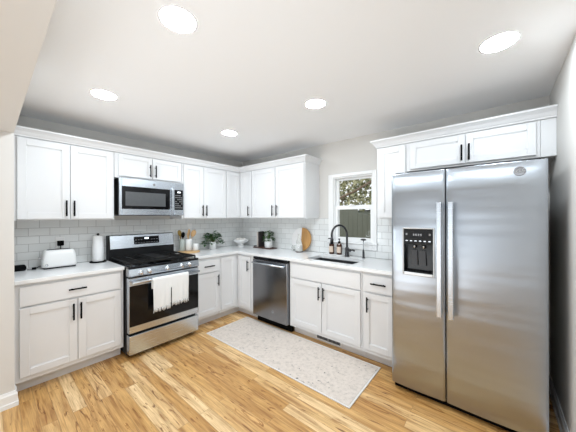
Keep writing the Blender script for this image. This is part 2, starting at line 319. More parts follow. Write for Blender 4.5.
# corner base cabinet
r = thing('base_cabinet', 'white corner base cabinet with two doors meeting at the inside corner', 'cabinet', (0, 0, 0), 0, 'base cabinets')
MB().prism([(.0015, -.0015), (.966, -.0015), (.966, -DB), (DB, -DB), (DB, -.929), (.0015, -.929)], .105, .889).build('cabinet_body', M['cab'], r)
MB().prism([(.5, -.5), (.966, -.5), (.966, -.52), (.52, -.52), (.52, -.929), (.5, -.929)], 0, .104).build('toe_kick', M['cab'], r)
CURM = Matrix.Rotation(A, 4, 'Z'); door(r, -.912, -.668, .145, .864, -DB)
CURM = Matrix.Identity(4); door(r, .645, .895, .145, .864, -DB, .862, (.665, .81))
r = base_cab((1.587, 0), 0, .914, 'wide white sink base cabinet with false drawer front over two doors', sink=True)
drawer(r, .03, .898, .7, .86, -DB, name='false_drawer_front'); door(r, .03, .455, .145, .686, -DB, .433, (.51, .65)); door(r, .463, .898, .145, .686, -DB, .492, (.51, .65))
r = base_cab((2.502, 0), 0, .325, 'narrow white base cabinet between sink cabinet and refrigerator, one drawer, one door')
drawer(r, .016, .3, .7, .86, -DB, (.095, .235, .785)); door(r, .016, .3, .145, .686, -DB, .06, (.51, .65))
# wall cabinets on the range wall
HV = (1.43-UB, 1.58-UB)
y0 = -2.837; r = wall_cab((0, y0), A, .754, UB, 'white double door wall cabinet above the toaster, left of the microwave')
door(r, .032, .382, .012, .722, -UD, .354, HV); door(r, .388, .738, .012, .722, -UD, .412, HV)
y0 = -2.08; zb = 1.853; r = wall_cab((0, y0), A, .76, zb, 'short white wall cabinet directly above the microwave')
door(r, .038, .385, .02, .262, -UD, .358, (.037, .18), .045); door(r, .393, .745, .02, .262, -UD, .42, (.037, .18), .045)
y0 = -1.317; r = wall_cab((0, y0), A, .704, UB, 'white double door wall cabinet right of the microwave, above the potted pothos')
door(r, .022, .312, .012, .722, -UD, .288, HV); door(r, .318, .69, .012, .722, -UD, .346, HV)
r = thing('wall_cabinet', 'white corner wall cabinet with two narrow doors meeting at the inside corner', 'cabinet', (0, 0, UB), 0, 'wall cabinets')
MB().prism([(.0015, -.0015), (.618, -.0015), (.618, -UD), (UD, -UD), (UD, -.611), (.0015, -.611)], 0, UT-UB).build('cabinet_body', M['cab'], r)
CURM = Matrix.Rotation(A, 4, 'Z'); door(r, -.605, -.356, .012, .722, -UD)
CURM = Matrix.Identity(4); door(r, .356, .612, .012, .722, -UD, .565, HV)
r = wall_cab((.62, 0), 0, 1.003, UB, 'wide white double door wall cabinet left of the window')
door(r, .012, .485, .012, .722, -UD, .452, HV); door(r, .5, .988, .012, .722, -UD, .535, HV)
r = wall_cab((2.545, 0), 0, .29, UB, 'narrow white wall cabinet between window and refrigerator')
door(r, .022, .28, .012, .722, -UD)
r = wall_cab((2.8355, 0), 0, .92, 1.853, 'short wide white wall cabinet above the refrigerator')
door(r, .035, .465, .017, .262, -UD, .443, (.037, .172), .05); door(r, .473, .897, .017, .262, -UD, .494, (.037, .172), .05)
tag(MB().box(3.7565, XR-.001, -.331, -.002, 1.853, UT, .001).build('filler_panel', M['cab']), 'narrow white filler panel between the cabinet over the refrigerator and the right wall', 'panel')
# crown moulding
cp = [(-.018, UT+.0005), (.002, UT+.0005), (.004, UT+.012), (.01, UT+.018), (.022, UT+.04), (.04, UT+.058), (.046, UT+.062), (.046, UT+.075), (-.018, UT+.075)]
cp = [(o-.0+.0, z) for o, z in cp]
tag(MB().sweep([(.345, YS+.002), (.345, -.345), (1.628, -.345), (1.628, -.002)], cp).build('crown_molding', M['cab']), 'white crown molding along the cabinets over the range and left of the window', 'molding')
tag(MB().sweep([(2.54, -.002), (2.54, -.345), (XR-.001, -.345)], cp).build('crown_molding', M['cab']), 'white crown molding on the cabinets right of the window above the refrigerator', 'molding')

# countertops
CT0, CT1 = .8895, .922; CDp = .643
tag(MB().box(.009, CDp, YS+.003, -2.081, CT0, CT1, .003, 2).build('countertop', M['quartz']), 'white quartz countertop left of the range, under the toaster', 'countertop')
SX0, SX1, SY0, SY1 = 1.765, 2.36, -.535, -.2
mb = MB()
mb.box(.009, CDp, -1.317, -CDp, CT0, CT1, 0)
mb.box(.009, SX0, -CDp, -.009, CT0, CT1); mb.box(SX1, 2.832, -CDp, -.009, CT0, CT1)
mb.box(SX0, SX1, -CDp, SY0, CT0, CT1); mb.box(SX0, SX1, SY1, -.009, CT0, CT1)
ct = tag(mb.build('countertop', M['quartz']), 'L-shaped white quartz countertop right of the range and around the sink', 'countertop')
# sink basin
sk = thing('kitchen_sink', 'undermount stainless steel sink below the window', 'sink', (2.0625, -.3675, CT0-.2))
mb = MB(); w2, d2 = (SX1-SX0)/2+.004, (SY1-SY0)/2+.004
mb.box(-w2-.004, -w2, -d2, d2, 0, .199); mb.box(w2, w2+.004, -d2, d2, 0, .199); mb.box(-w2, w2, -d2-.004, -d2, 0, .199); mb.box(-w2, w2, d2, d2+.004, 0, .199); mb.box(-w2, w2, -d2, d2, 0, .004)
mb.build('basin', mat('sink_steel', (.15, .155, .165), .35, .9, var=.05), sk); MB().lathe([(0, .0045), (.04, .0045), (.045, .007), (.05, .0045)]).build('drain', M['chrome'], sk)

# ------------------------------------------------------------------ appliances
def badge(root, M4, r, m=None, txt='GE'):
    mb = MB(M4); mb.lathe([(0, 0), (r, 0), (r, .0015), (r*.9, .003), (r*.82, .0015), (0, .0015)], 28)
    b = mb.build('badge', M['grey'], root)
    cu = bpy.data.curves.new('t', 'FONT'); cu.body = txt; cu.size = r*1.15; cu.align_x = 'CENTER'; cu.align_y = 'CENTER'; cu.extrude = .0006; cu.shear = .3
    to = bpy.data.objects.new('t', cu); C.objects.link(to); bpy.context.view_layer.update()
    me = bpy.data.meshes.new_from_object(to); bpy.data.objects.remove(to)
    me.transform(M4 @ Matrix.Translation((0, 0, .0022))); me.materials.clear(); me.materials.append(M['chrome'])
    o = bpy.data.objects.new('emblem_lettering', me); C.objects.link(o); o.parent = b
FR = Matrix.Rotation(PI/2, 4, 'X')

# range: local width .754, front towards -y ; origin at left back on the floor
rg = thing('gas_range', 'stainless steel gas range with black oven window and a towel on its handle', 'range', (.003, -2.0765, 0), A)
RW = .757
MB().box(.004, RW-.004, -.66, -.012, .03, .905, .002).build('range_body', M['dark'], rg)
for x in (.05, RW-.05):
    for y in (-.6, -.08): MB().cyl((x, y, 0), (x, y, .032), .018, n=12).build('foot', M['black'], rg)
MB().box(.0, RW, -.735, -.03, .905, .922, .004, 2).build('cooktop', M['enamel'], rg)
MB().box(.004, RW-.004, -.725, -.66, .812, .82).box(.004, RW-.004, -.72, -.66, .82, .904).build('front_frame', M['dark'], rg)
cpn = MB(Matrix.Translation((0, 0, 0))); cpn.prism([(-.662, .825), (-.742, .825), (-.746, .835), (-.732, .898), (-.725, .903), (-.662, .903)], .002, RW-.002, Matrix(((0, 0, 1, 0), (1, 0, 0, 0), (0, 1, 0, 0), (0, 0, 0, 1)))); cpn = cpn.build('control_panel', M['steelh'], rg)
for kx in (.11, .192, .378, .544, .634):
    mb = MB(Matrix.Translation((kx, -.737, .86)) @ Matrix.Rotation(.22, 4, 'X') @ FR)
    mb.lathe([(0, 0), (.026, 0), (.026, .006), (.021, .009), (.0195, .03), (.017, .035), (0, .035)], 24); mb.box(-.004, .004, -.018, .018, .03, .043, .002)
    mb.build('knob', M['chrome'], rg)
# oven door
od = MB().plate_hole(.003, RW-.003, .262, .808, .006, RW-.006, .33, .73, -.735, -.68, .003).box(.008, RW-.008, -.715, -.665, .264, .80).build('oven_door', M['steelh'], rg)
MB().box(.0055, RW-.0055, -.7365, -.7, .326, .733, .003).build('oven_window', M['gloss'], od)
hd = MB().tube([(.02, -.785, .772), (RW-.02, -.785, .772)], .013, 14)
for x in (.045, RW-.045): hd.box(x-.014, x+.014, -.785, -.733, .76, .784, .004)
hd.build('handle', M['steelh'], od)
sd = MB().box(.004, RW-.004, -.738, -.66, .05, .238, .006, 2).build('storage_drawer', M['steelh'], rg)
MB().box(.03, RW-.03, -.64, -.6, .0, .05).build('kick_plate', M['black'], rg)
# backguard
XZ = Matrix(((0, 0, 1, 0), (1, 0, 0, 0), (0, 1, 0, 0), (0, 0, 0, 1)))
MB().prism([(-.012, .922), (-.11, .922), (-.113, 1.04), (-.086, 1.2), (-.07, 1.206), (-.012, 1.2)], .0, RW, XZ).build('backguard', M['dark'], rg)
TM = Matrix.Translation((0, -.122, 1.045)) @ Matrix.Rotation(-.15, 4, 'X')
bgd = MB(TM).box(.012, RW-.006, 0, .012, .0, .158, .004, 2).build('backguard_panel', M['steelh'], rg)
dp = MB(TM).box(.262, .56, -.004, .004, .04, .132, .002).build('control_display', M['gloss'], rg)
mb = MB(TM)
mb.box(.385, .43, -.0055, -.0035, .1, .118); mb.build('clock_digits', M['display'], dp)
for i in range(9):
    for j in range(2):
        if 3 <= i <= 5 and j == 1: continue
        MB(TM).box(.275+i*.031, .292+i*.031, -.0055, -.0035, .055+j*.035, .06+j*.035).build('touch_key', M['grey'], dp)
# burners and grates
for bx, by, br_ in ((.15, -.2, .035), (.15, -.54, .045), (.378, -.37, .04), (.606, -.2, .035), (.606, -.54, .048)):
    b = MB().lathe([(br_*1.35, 0), (br_*1.3, .006), (br_, .012), (br_, .02), (0, .022)], 22, (bx, by, .922)).build('burner', M['iron'], rg)
def grate(x0, x1):
    g = MB(); y0, y1, z = -.7, -.125, .948; t = .006
    for y in (y0, y1): g.box(x0, x1, y-t, y+t, z-.006, z+.01, .002)
    for x in (x0+t, x1-t): g.box(x-t, x+t, y0, y1, z-.006, z+.01, .002)
    cx = (x0+x1)/2; g.box(cx-t, cx+t, y0, y1, z-.004, z+.012, .002)
    for y in (-.2, -.3, -.46, -.54, -.62): g.box(x0, x1, y-t*.8, y+t*.8, z-.003, z+.01, .002)
    for x in (x0+t, x1-t):
        for y in (y0, (y0+y1)/2, y1): g.box(x-t, x+t, y-t, y+t, .9225, z, .001)
    return g
grate(.02, .262).build('grate', M['iron'], rg); grate(.494, .736).build('grate', M['iron'], rg)
g = MB(); g.box(.268, .488, -.7, -.12, .95, .953)
for y in (-.7, -.125): g.box(.266, .49, y-.006, y+.006, .942, .962, .002)
for x in (.272, .484):
    g.box(x-.006, x+.006, -.7, -.12, .942, .962, .002)
    for y in (-.69, -.13): g.box(x-.006, x+.006, y-.006, y+.006, .9225, .944)
g.box(.3, .456, -.62, -.17, .953, .966, .006); gr_ = g.build('griddle', M['iron'], rg)
tag(gr_, 'flat griddle plate in the middle of the cooktop')

# microwave
mw = thing('microwave_oven', 'stainless steel microwave mounted over the range', 'microwave', (0, -2.052, 1.44), A)
MWW = .733
MB().box(.0, MWW, -.352, -.009, .003, .408, .003).build('microwave_body', M['dark'], mw)
MB().box(.03, MWW-.03, -.33, -.05, -.004, .003).build('underside_grille', M['dark'], mw)
md = MB().plate_hole(.0, .602, .0, .41, .028, .556, .07, .318, -.386, -.353, .003).build('microwave_door', M['steelh'], mw)
MB().box(.026, .558, -.383, -.36, .068, .32, .003).build('door_window', M['gloss'], md)
MB().box(.062, .5, -.3845, -.3825, .105, .262, .001).build('window_screen', mat('screen_glass', (.09, .095, .1), .12, var=.1), md)
mb = MB().box(.561, .592, -.42, -.408, .055, .33, .004, 2)
for z in (.07, .3): mb.box(.568, .585, -.41, -.385, z, z+.02, .002)
mb.build('handle', M['steelh'], md)
pn = MB().plate_hole(.604, MWW, .0, .41, .612, MWW-.01, .07, .32, -.386, -.353, .003).build('control_panel', M['steelh'], mw)
kp = MB().box(.61, MWW-.008, -.3855, -.36, .068, .322, .002).build('keypad', M['gloss'], pn)
mb = MB().box(.65, .69, -.387, -.385, .286, .3); mb.build('clock_digits', M['display'], kp)
for i in range(4):
    for j in range(7):
        if (i+j) % 5 != 4: MB().box(.622+i*.026, .638+i*.026, -.387, -.385, .09+j*.026, .1+j*.026).build('touch_key', M['grey'], kp)
badge(mw, Matrix.Translation((.365, -.386, .362)) @ FR, .014)

# dishwasher
dw = thing('dishwasher', 'dark stainless dishwasher between corner cabinet and sink cabinet', 'dishwasher', (.9715, 0, 0), 0)
MB().box(.002, .61, -.6, -.02, .1, .885).build('tub', M['dark'], dw)
MB().box(.004, .608, -.645, -.6, .856, .882, .002).build('control_strip', M['gloss'], dw)
dd = MB().box(.006, .606, -.655, -.6, .105, .852, .006, 2).build('dishwasher_door', M['dws'], dw)
mb = MB().tube([(.03, -.69, .812), (.3, -.697, .812), (.58, -.69, .812)], .011, 12)
for x in (.04, .57): mb.box(x-.01, x+.01, -.69, -.653, .802, .822, .003)
mb.build('handle', M['steelh'], dd)
badge(dd, Matrix.Translation((.37, -.655, .215)) @ FR, .016)
MB().box(.004, .608, -.565, -.53, .0, .1, .001).build('toe_panel', M['black'], dw)

# refrigerator
FX, FW, FZ = 2.8365, .911, 1.763
rf = thing('refrigerator', 'large side-by-side stainless refrigerator with ice and water dispenser', 'refrigerator', (FX, 0, 0), 0)
MB().box(.006, FW-.004, -.735, -.04, .02, 1.745, .004).build('fridge_body', M['dark'], rf)
def curved_door(x0, x1, z0, z1, hole=None):
    """front slightly bowed; hole = (hx0,hx1,hz0,hz1)"""
    t = bmesh.new(); xs = sorted(set([x0, x0+.006, x0+.016, x1-.016, x1-.006, x1] + [x0+.016+(x1-x0-.032)*i/14 for i in range(15)] + ([hole[0], hole[1]] if hole else [])))
    zs = sorted(set([z0, z0+.008, z1-.008, z1]+([hole[2], hole[3]] if hole else [])+[z0+(z1-z0)*i/10 for i in range(1, 10)]))
    cx = (x0+x1)/2; hw = (x1-x0)/2
    def Y(x, z):
        e = min(x-x0, x1-x); ez = min(z-z0, z1-z)
        y = -.812-.008*(1-((x-cx)/hw)**2)
        if e < .016: y += .007*(1-e/.016)**2
        if ez < .007: y += .004
        return y
    G = {}
    for i, x in enumerate(xs):
        for j, z in enumerate(zs): G[i, j] = t.verts.new((x, Y(x, z), z))
    for i in range(len(xs)-1):
        for j in range(len(zs)-1):
            if hole and hole[0]-1e-6 <= xs[i] and xs[i+1] <= hole[1]+1e-6 and hole[2]-1e-6 <= zs[j] and zs[j+1] <= hole[3]+1e-6: continue
            t.faces.new([G[i, j], G[i+1, j], G[i+1, j+1], G[i, j+1]]).smooth = True
    ed = [e for e in t.edges if len(e.link_faces) == 1]
    for e in ed:
        p, q = [v.co.copy() for v in e.verts]
        t.faces.new([t.verts.new(c) for c in (p, q, (q.x, -.742, q.z), (p.x, -.742, p.z))])
    mb = MB(); mb._merge(t); mb.box(x0, x1, -.745, -.737, z0, z1)
    return mb
H = (.098, .306, .966, 1.32)
fd = curved_door(.003, .379, .055, FZ, H).build('freezer_door', M['fsteel'], rf)
ff = curved_door(.387, FW-.003, .055, FZ).build('fridge_door', M['fsteel'], rf)
def fhandle(x):
    mb = MB().box(x-.017, x+.017, -.893, -.875, .69, 1.52, .005, 2)
    for z in (.7, 1.47): mb.box(x-.012, x+.012, -.88, -.808, z, z+.04, .003)
    return mb
fhandle(.352).build('handle', M['steelh'], fd); fhandle(.423).build('handle', M['steelh'], ff)
# dispenser
ds = MB().plate_hole(.088, .316, .955, 1.33, .1, .304, .978, 1.318, -.826, -.8, .004).build('dispenser_frame', mat('silver_plastic', (.6, .6, .6), .3, .6, var=.03), rf)
MB().box(.1, .304, -.822, -.79, 1.2, 1.318, .003).build('dispenser_panel', M['dark'], ds)
mb = MB().box(.1, .304, -.76, -.745, .978, 1.2); mb.box(.098, .102, -.815, -.75, .976, 1.2); mb.box(.302, .306, -.815, -.75, .976, 1.2); mb.box(.1, .304, -.815, -.75, 1.196, 1.2)
mb.build('dispenser_recess', M['enamel'], ds)
mb = MB().box(.1, .304, -.815, -.75, .972, .985, .002)
for i in range(9): mb.box(.112+i*.021, .118+i*.021, -.812, -.765, .985, .989)
mb.build('drip_tray', M['dark'], ds)
for x in (.155, .215): MB().prism([(-.026, 0), (.026, 0), (.02, .12), (-.02, .12)], 0, .008, Matrix.Translation((x+.01, -.775, 1.03)) @ Matrix.Rotation(PI/2-.1, 4, 'X')).build('paddle', M['dgrey'], ds)
for x in (.16, .225): MB().cyl((x+.01, -.785, 1.196), (x+.01, -.785, 1.165), .012, .009).build('nozzle', M['chrome'], ds)
mb = MB().box(.155, .245, -.8235, -.8215, 1.255, 1.295, .0005); mb.build('display_screen', M['gloss'], ds)
mb = MB()
for i in range(4): mb.box(.168+i*.017, .178+i*.017, -.8245, -.8225, 1.266, 1.282)
mb.build('display_digits', M['grey'], ds)
for i in range(6): MB().box(.114+i*.032, .13+i*.032, -.8235, -.8215, 1.222, 1.23).build('touch_key', M['chrome'], ds)
for x in (.115, .278): MB().box(x, x+.012, -.8235, -.8215, 1.27, 1.285).build('touch_key', M['grey'], ds)
badge(ff, Matrix.Translation((.782, -.8188, 1.7)) @ FR, .03)
mb = MB().box(.01, FW-.01, -.76, -.7, .0, .05, .002)
mb.build('base_grille', M['black'], rf)
for x in (.03, FW-.1): MB().box(x, x+.07, -.8, -.68, 1.7455, 1.772, .004).build('hinge_cover', M['dark'], rf)
for x in (.05, FW-.05):
    for y in (-.65, -.1): MB().cyl((x, y, 0), (x, y, .021), .02, n=12).build('foot', M['black'], rf)

# ------------------------------------------------------------------ towel on the oven handle
tw = thing('dish_towel', 'white fringed cotton towel hanging over the oven handle', 'towel', (.785, -1.68, .772), A)
mb = MB(); t = bmesh.new(); nu, nv = 40, 40; wd = .392; G = {}
def towel_pt(u, v, off=0):           # u 0..1 across, v path length (m) from back hem over the bar to front hem
    x = (u-.5)*wd; Rr = .017; back = .1
    if v < back: y, z = Rr, -(back-v)
    elif v < back+PI*Rr: a = (v-back)/Rr; y, z = Rr*math.cos(a), Rr*math.sin(a)
    else: y, z = -Rr, -(v-back-PI*Rr)
    d = max(0, -z)
    wv = .006*math.sin(u*17+1)*min(1, d/.1)+.004*math.sin(u*31+d*9)*min(1, d/.2)
    if y < 0: y -= abs(wv)*.9+.002+.012*min(1, d/.3)*0
    elif z < 0: y = y+abs(wv)*.1
    x *= 1-.03*min(1, d/.3)+.0
    return Vector((x, y, z))
TL = .1+PI*.017
for i in range(nu+1):
    u = i/nu; Lf = .275+(.03 if u < .47 else 0)*(1-u)
    for j in range(nv+1): G[i, j] = t.verts.new(towel_pt(u, (TL+Lf)*j/nv))
for i in range(nu):
    for j in range(nv):
        if i in (19,) and j > nv*.62: continue
        t.faces.new([G[i, j], G[i+1, j], G[i+1, j+1], G[i, j+1]]).smooth = True
mb._merge(t); clo = mb.build('cloth', M['cloth'], tw); so = clo.modifiers.new('s', 'SOLIDIFY'); so.thickness = .004; so.offset = 0
mb = MB()
for i in range(34):
    u = (i+.5)/34
    if abs(u-.487) < .02: continue
    Lf = .275+(.03 if u < .47 else 0)*(1-u); p = towel_pt(u, TL+Lf-.004); l = random.uniform(.035, .052); dx = random.uniform(-.008, .008)
    mb.tube([p, p+Vector((dx*.4, random.uniform(-.003, .0), -l*.5)), p+Vector((dx, 0, -l))], [.0035, .0042, .003], 6)
mb.build('fringe', M['cloth'], tw)

# ------------------------------------------------------------------ counter items, range side
CT = CT1
# toaster
ts = thing('toaster', 'white long-slot toaster on the countertop below the wall outlet', 'toaster', (.155, -2.508, CT), A)
t = bmesh.new(); L2 = .128; rings = []
for z, lx, dy in ((.014, L2, .076), (.03, L2+.003, .08), (.08, L2, .08), (.13, L2-.006, .077), (.158, L2-.013, .069), (.172, L2-.023, .057), (.176, L2-.035, .045)):
    ring = []
    for k in range(32):
        a = 2*PI*k/32; c_, s_ = math.cos(a), math.sin(a); e = .35
        ring.append(t.verts.new((lx*math.copysign(abs(c_)**e, c_), dy*math.copysign(abs(s_)**e, s_), z)))
    rings.append(ring)
for a, b in zip(rings, rings[1:]):
    for k in range(32): t.faces.new([a[k], a[(k+1) % 32], b[(k+1) % 32], b[k]]).smooth = True
t.faces.new(rings[0][::-1]); t.faces.new(rings[-1])
mb = MB(); mb._merge(t); mb.build('shell', M['wplas'], ts)
MB().box(-.095, .095, -.03, .03, .1755, .179, .001).build('top_plate', M['chrome'], ts)
for y in (-.014, .014): MB().box(-.085, .085, y-.009, y+.009, .179, .1805).build('slot', M['black'], ts)
MB().box(-.12, .12, -.07, .07, 0.002, .014, .003).build('base', M['black'], ts)
mb = MB().box(-.13, -.122, -.02, .02, .1, .112, .002).box(-.15, -.13, -.016, .016, .095, .115, .004); mb.build('lever', M['chrome'], ts)
MB(Matrix.Translation((-.1, -.079, .04)) @ FR).lathe([(0, 0), (.011, 0), (.01, .01), (0, .011)], 16).build('dial', M['chrome'], ts)
for x in (-.1, .1):
    for y in (-.05, .05): MB().cyl((x, y, 0), (x, y, .003), .01, n=10).build('foot', M['black'], ts)
# outlet with plug over the toaster
def outlet(name, label, loc, rz):
    o = thing(name, label, 'outlet', loc, rz); MB().box(-.036, .036, -.006, 0, -.058, .058, .002).build('cover_plate', M['wplas'], o)
    for z in (-.022, .022):
        f = MB().box(-.016, .016, -.0085, -.005, z-.014, z+.014, .003).build('receptacle', M['wplas'], o)
    return o
outlet('wall_outlet', 'white wall outlet above the toaster with a black plug in it', (.0085, -2.479, 1.155), A)
outlet('wall_outlet', 'white wall outlet behind the wooden spoons, under the wall cabinet', (.0085, -1.03, 1.26), A)
pg = thing('plug_adapter', 'square black plug in the outlet above the toaster', 'plug', (.0175, -2.479, 1.15), A)
MB().box(-.026, .026, -.03, 0, -.026, .026, .006, 2).build('plug_body', M['black'], pg)
MB().tube([(0, -.02, -.02), (0, -.022, -.06), (.004, -.026, -.12), (.02, -.03, -.19), (.05, -.03, -.222)], .0035, 8).build('cord', M['black'], pg)
# black device at the end of the counter and its lead
tag(MB().box(.05, .15, -2.832, -2.735, CT+.0005, CT+.05, .018, 4).build('countertop_device', M['black']), 'small rounded black device on the countertop against the end wall', 'device')
cb = tag(MB().tube([(.14, -2.733, CT+.006), (.155, -2.70, CT+.005), (.15, -2.675, CT+.012), (.14, -2.655, CT+.022), (.13, -2.638, CT+.026)], .0035, 8).tube([(.15, -2.70, CT+.013), (.155, -2.672, CT+.014)], .012, 10).build('power_cord', M['black']), 'black power cord between the black device and the toaster', 'cord')
# paper towels
pt = thing('paper_towel_holder', 'black paper towel holder left of the range', 'holder', (.12, -2.178, CT), A)
MB().lathe([(0, 0), (.078, 0), (.078, .008), (.07, .012), (0, .012)], 32).build('base', M['black'], pt)
MB().cyl((0, 0, .012), (0, 0, .3), .006, n=12).lathe([(0, .3), (.012, .302), (.014, .309), (.008, .316), (0, .318)], 16).build('post', M['black'], pt)
tag(MB().lathe([(.02, .0), (.05, .0), (.051, .002), (.051, .278), (.05, .28), (.02, .28), (.02, 0)], 40, (.12, -2.178, CT+.0125)).build('paper_towel_roll', M['paper']), 'white paper towel roll on the black holder beside the range', 'paper towels')
# round wooden board with crocks
tag(MB().lathe([(0, 0), (.147, 0), (.152, .004), (.152, .011), (.147, .015), (0, .015)], 40, (.185, -1.14, CT+.0005)).build('round_board', M['lwood']), 'thin round wooden board under the utensil crocks', 'board')
bz = CT+.016
def crock(loc, r, h, m, label):
    o = thing('utensil_crock', label, 'crock', loc, 0)
    MB().lathe([(0, 0), (r*.92, 0), (r, .006), (r, h-.003), (r-.002, h), (r-.006, h-.003), (r-.006, .012), (0, .01)], 28).build('pot', m, o); return o
crock((.1, -1.197, bz), .038, .17, M['sage'], 'slim sage grey crock holding dark and brass utensils beside the range')
crock((.105, -1.098, bz), .05, .165, M['ceramic'], 'round white crock holding wooden spoons right of the grey crock')
def utensil(name, label, base, top, m, head, group):
    b = Vector(base); t_ = Vector(top); d = (t_-b).normalized(); o = thing(name, label, 'utensil', base, 0, group)
    MB().tube([(0, 0, 0), t_-b], [.005, .0055], 8).build('utensil_handle', m, o)
    Q = Matrix.Translation(t_-b) @ d.to_track_quat('Z', 'X').to_matrix().to_4x4()
    mb = MB(Q)
    mb.lathe([(0, -.01), (head[0]*.6, 0), (head[0], head[1]*.4), (head[0]*.85, head[1]*.8), (0, head[1])], 16, M=Matrix.Diagonal((1, .28, 1, 1)))
    mb.build('utensil_head', m, o)
utensil('brass_spoon', 'brass spoon leaning left in the grey crock', (.1, -1.19, bz+.015), (.1, -1.225, bz+.22), M['gold'], (.028, .08), 'utensils in the grey crock')
utensil('kitchen_spoon', 'black spoon standing in the grey crock', (.1, -1.2, bz+.015), (.105, -1.185, bz+.19), M['black'], (.026, .08), 'utensils in the grey crock')
utensil('brass_spoon', 'short brass spoon at the middle of the grey crock', (.09, -1.2, bz+.015), (.075, -1.205, bz+.205), M['gold'], (.025, .075), 'utensils in the grey crock')
utensil('wooden_spoon', 'wooden spoon leaning far right in the white crock', (.105, -1.12, bz+.015), (.13, -1.055, bz+.2), M['lwood'], (.036, .1), 'wooden spoons in the white crock')
utensil('wooden_spoon', 'wooden spoon leaning slightly right in the white crock', (.1, -1.11, bz+.015), (.085, -1.085, bz+.21), M['lwood'], (.033, .1), 'wooden spoons in the white crock')
utensil('wooden_spoon', 'wooden spoon leaning left in the white crock', (.12, -1.1, bz+.015), (.132, -1.118, bz+.175), M['lwood'], (.03, .09), 'wooden spoons in the white crock')
tag(MB().lathe([(0, 0), (.036, 0), (.04, .004), (.04, .095), (.037, .098), (.035, .095), (.035, .008), (0, .007)], 26, (.2, -1.045, bz)).build('white_cup', M['ceramic']), 'small white cup in front of the wooden spoons crock', 'cup')

# pothos and small plant
def leaf(mb, p, d, nrm, L, Wd):
    d = d.normalized(); s_ = d.cross(nrm).normalized(); n = s_.cross(d)
    t = bmesh.new(); c = [(0, 0, 0), (.2, .36, .03), (.45, .5, .04), (.75, .3, .0), (1, 0, -.12), (.75, -.3, 0), (.45, -.5, .04), (.2, -.36, .03)]
    vs = [t.verts.new(p+d*a*L+s_*b*Wd+n*(e*L+abs(b)*.25*Wd)) for a, b, e in c]
    mid = [t.verts.new(p+d*a*L+n*e*L) for a, e in ((.25, .0), (.5, .0), (.78, -.04))]
    for q in ([0, 1, 'a'], [1, 2, 'b', 'a'], [2, 3, 'c', 'b'], [3, 4, 'c'], [0, 'a', 7], ['a', 'b', 6, 7], ['b', 'c', 5, 6], ['c', 4, 5]):
        t.faces.new([vs[k] if isinstance(k, int) else mid['abc'.index(k)] for k in q]).smooth = True
    mb._merge(t)
def potted(name, label, loc, pr_, ph, n, spread, hgt, L, m, droop, seed, squash=(1, 1), tilt=0):
    rnd = random.Random(seed); o = thing(name, label, 'plant', loc, 0)
    MB().lathe([(0, 0), (pr_*.9, 0), (pr_, .006), (pr_*1.02, ph-.003), (pr_*1.0, ph), (pr_*.93, ph-.003), (pr_*.9, ph-.02), (0, ph-.02)], 32).build('pot', M['ceramic'], o)
    MB().lathe([(0, ph-.012), (pr_*.9, ph-.018)], 24).build('soil', M['soil'], o)
    f = MB(); st = MB()
    for i in range(n):
        a = rnd.uniform(0, 2*PI); rr = spread*math.sqrt(rnd.random()); h = hgt*(1-.6*(rr/spread)**2)*rnd.uniform(.45, 1)
        z = ph+h
        if rr > spread*.75: z = ph+h*.5-droop*rnd.random()
        p = Vector((rr*math.cos(a)*squash[0], rr*math.sin(a)*squash[1], z)); out = Vector((math.cos(a), math.sin(a), rnd.uniform(-.5, .5)))
        leaf(f, p, out, Vector((rnd.uniform(-.4, .4), rnd.uniform(-.4, .4), 1)), L*rnd.uniform(.7, 1.15), L*.75)
        if i % 2 == 0: st.tube([(0, 0, ph-.02), (p.x*.5, p.y*.5, ph+h*.8), tuple(p)], .0015, 5)
    st.build('stems', M['stem'], o); f.build('foliage', m, o)
potted('potted_pothos', 'bushy trailing pothos in a white pot between the crocks and the corner', (.135, -.715, CT+.0005), .052, .11, 130, .17, .15, .06, M['leaf2'], .07, 3, (.4, 1))
# pedestal bowl with its contents
bw = thing('pedestal_bowl', 'white footed bowl with scalloped rim in the counter corner', 'bowl', (.175, -.19, CT+.0005), 0)
MB().lathe([(0, 0), (.06, 0), (.062, .006), (.05, .014), (.042, .03), (.06, .045), (.1, .062), (.125, .085), (.13, .112), (.126, .114), (.118, .09), (.09, .068), (.03, .055), (0, .054)], 36).build('bowl', M['ceramic'], bw)
for k in range(6):
    a = k*PI/3+.4; mb = MB().lathe([(0, -.034), (.02, -.027), (.033, 0), (.026, .022), (0, .034)], 14, (.175+.062*math.cos(a), -.19+.062*math.sin(a), CT+.107))
    tag(mb.build('round_ornament', mat('ornament', (.78, .75, .7), .5, var=.05)), 'pale round piece heaped in the white footed bowl', 'ornament', 'pale round pieces in the white footed bowl')

# tray with books and plant
tr = thing('serving_tray', 'thin dark wooden tray with an end handle under the books', 'tray', (.685, -.135, CT+.0005), .0)
MB().box(-.19, .2, -.08, .08, 0, .012, .004).build('tray_board', M['dwood'], tr)
MB().tube([(-.188, -.03, .01), (-.215, -.028, .018), (-.225, 0, .018), (-.215, .028, .018), (-.188, .03, .01)], .006, 8).build('handle', M['black'], tr)
tz = CT+.0135
def bookf(x, w_, d_, h, cm, label):
    o = thing('cookbook', label, 'book', (x, -.11, tz), 0, 'books on the dark tray')
    MB().box(-w_/2+.003, w_/2-.003, -d_/2+.005, d_/2-.004, .003, h-.003).build('pages', M['page'], o)
    MB().box(-w_/2, -w_/2+.003, -d_/2, d_/2, 0, h).box(w_/2-.003, w_/2, -d_/2, d_/2, 0, h).box(-w_/2, w_/2, -d_/2-.002, -d_/2+.003, 0, h, .001).build('cover', cm, o)
bookf(.543, .02, .1, .232, M['book2'], 'pale slim book standing at the left of the tray')
bookf(.588, .03, .1, .245, M['book'], 'thick dark book standing beside the small potted plant')
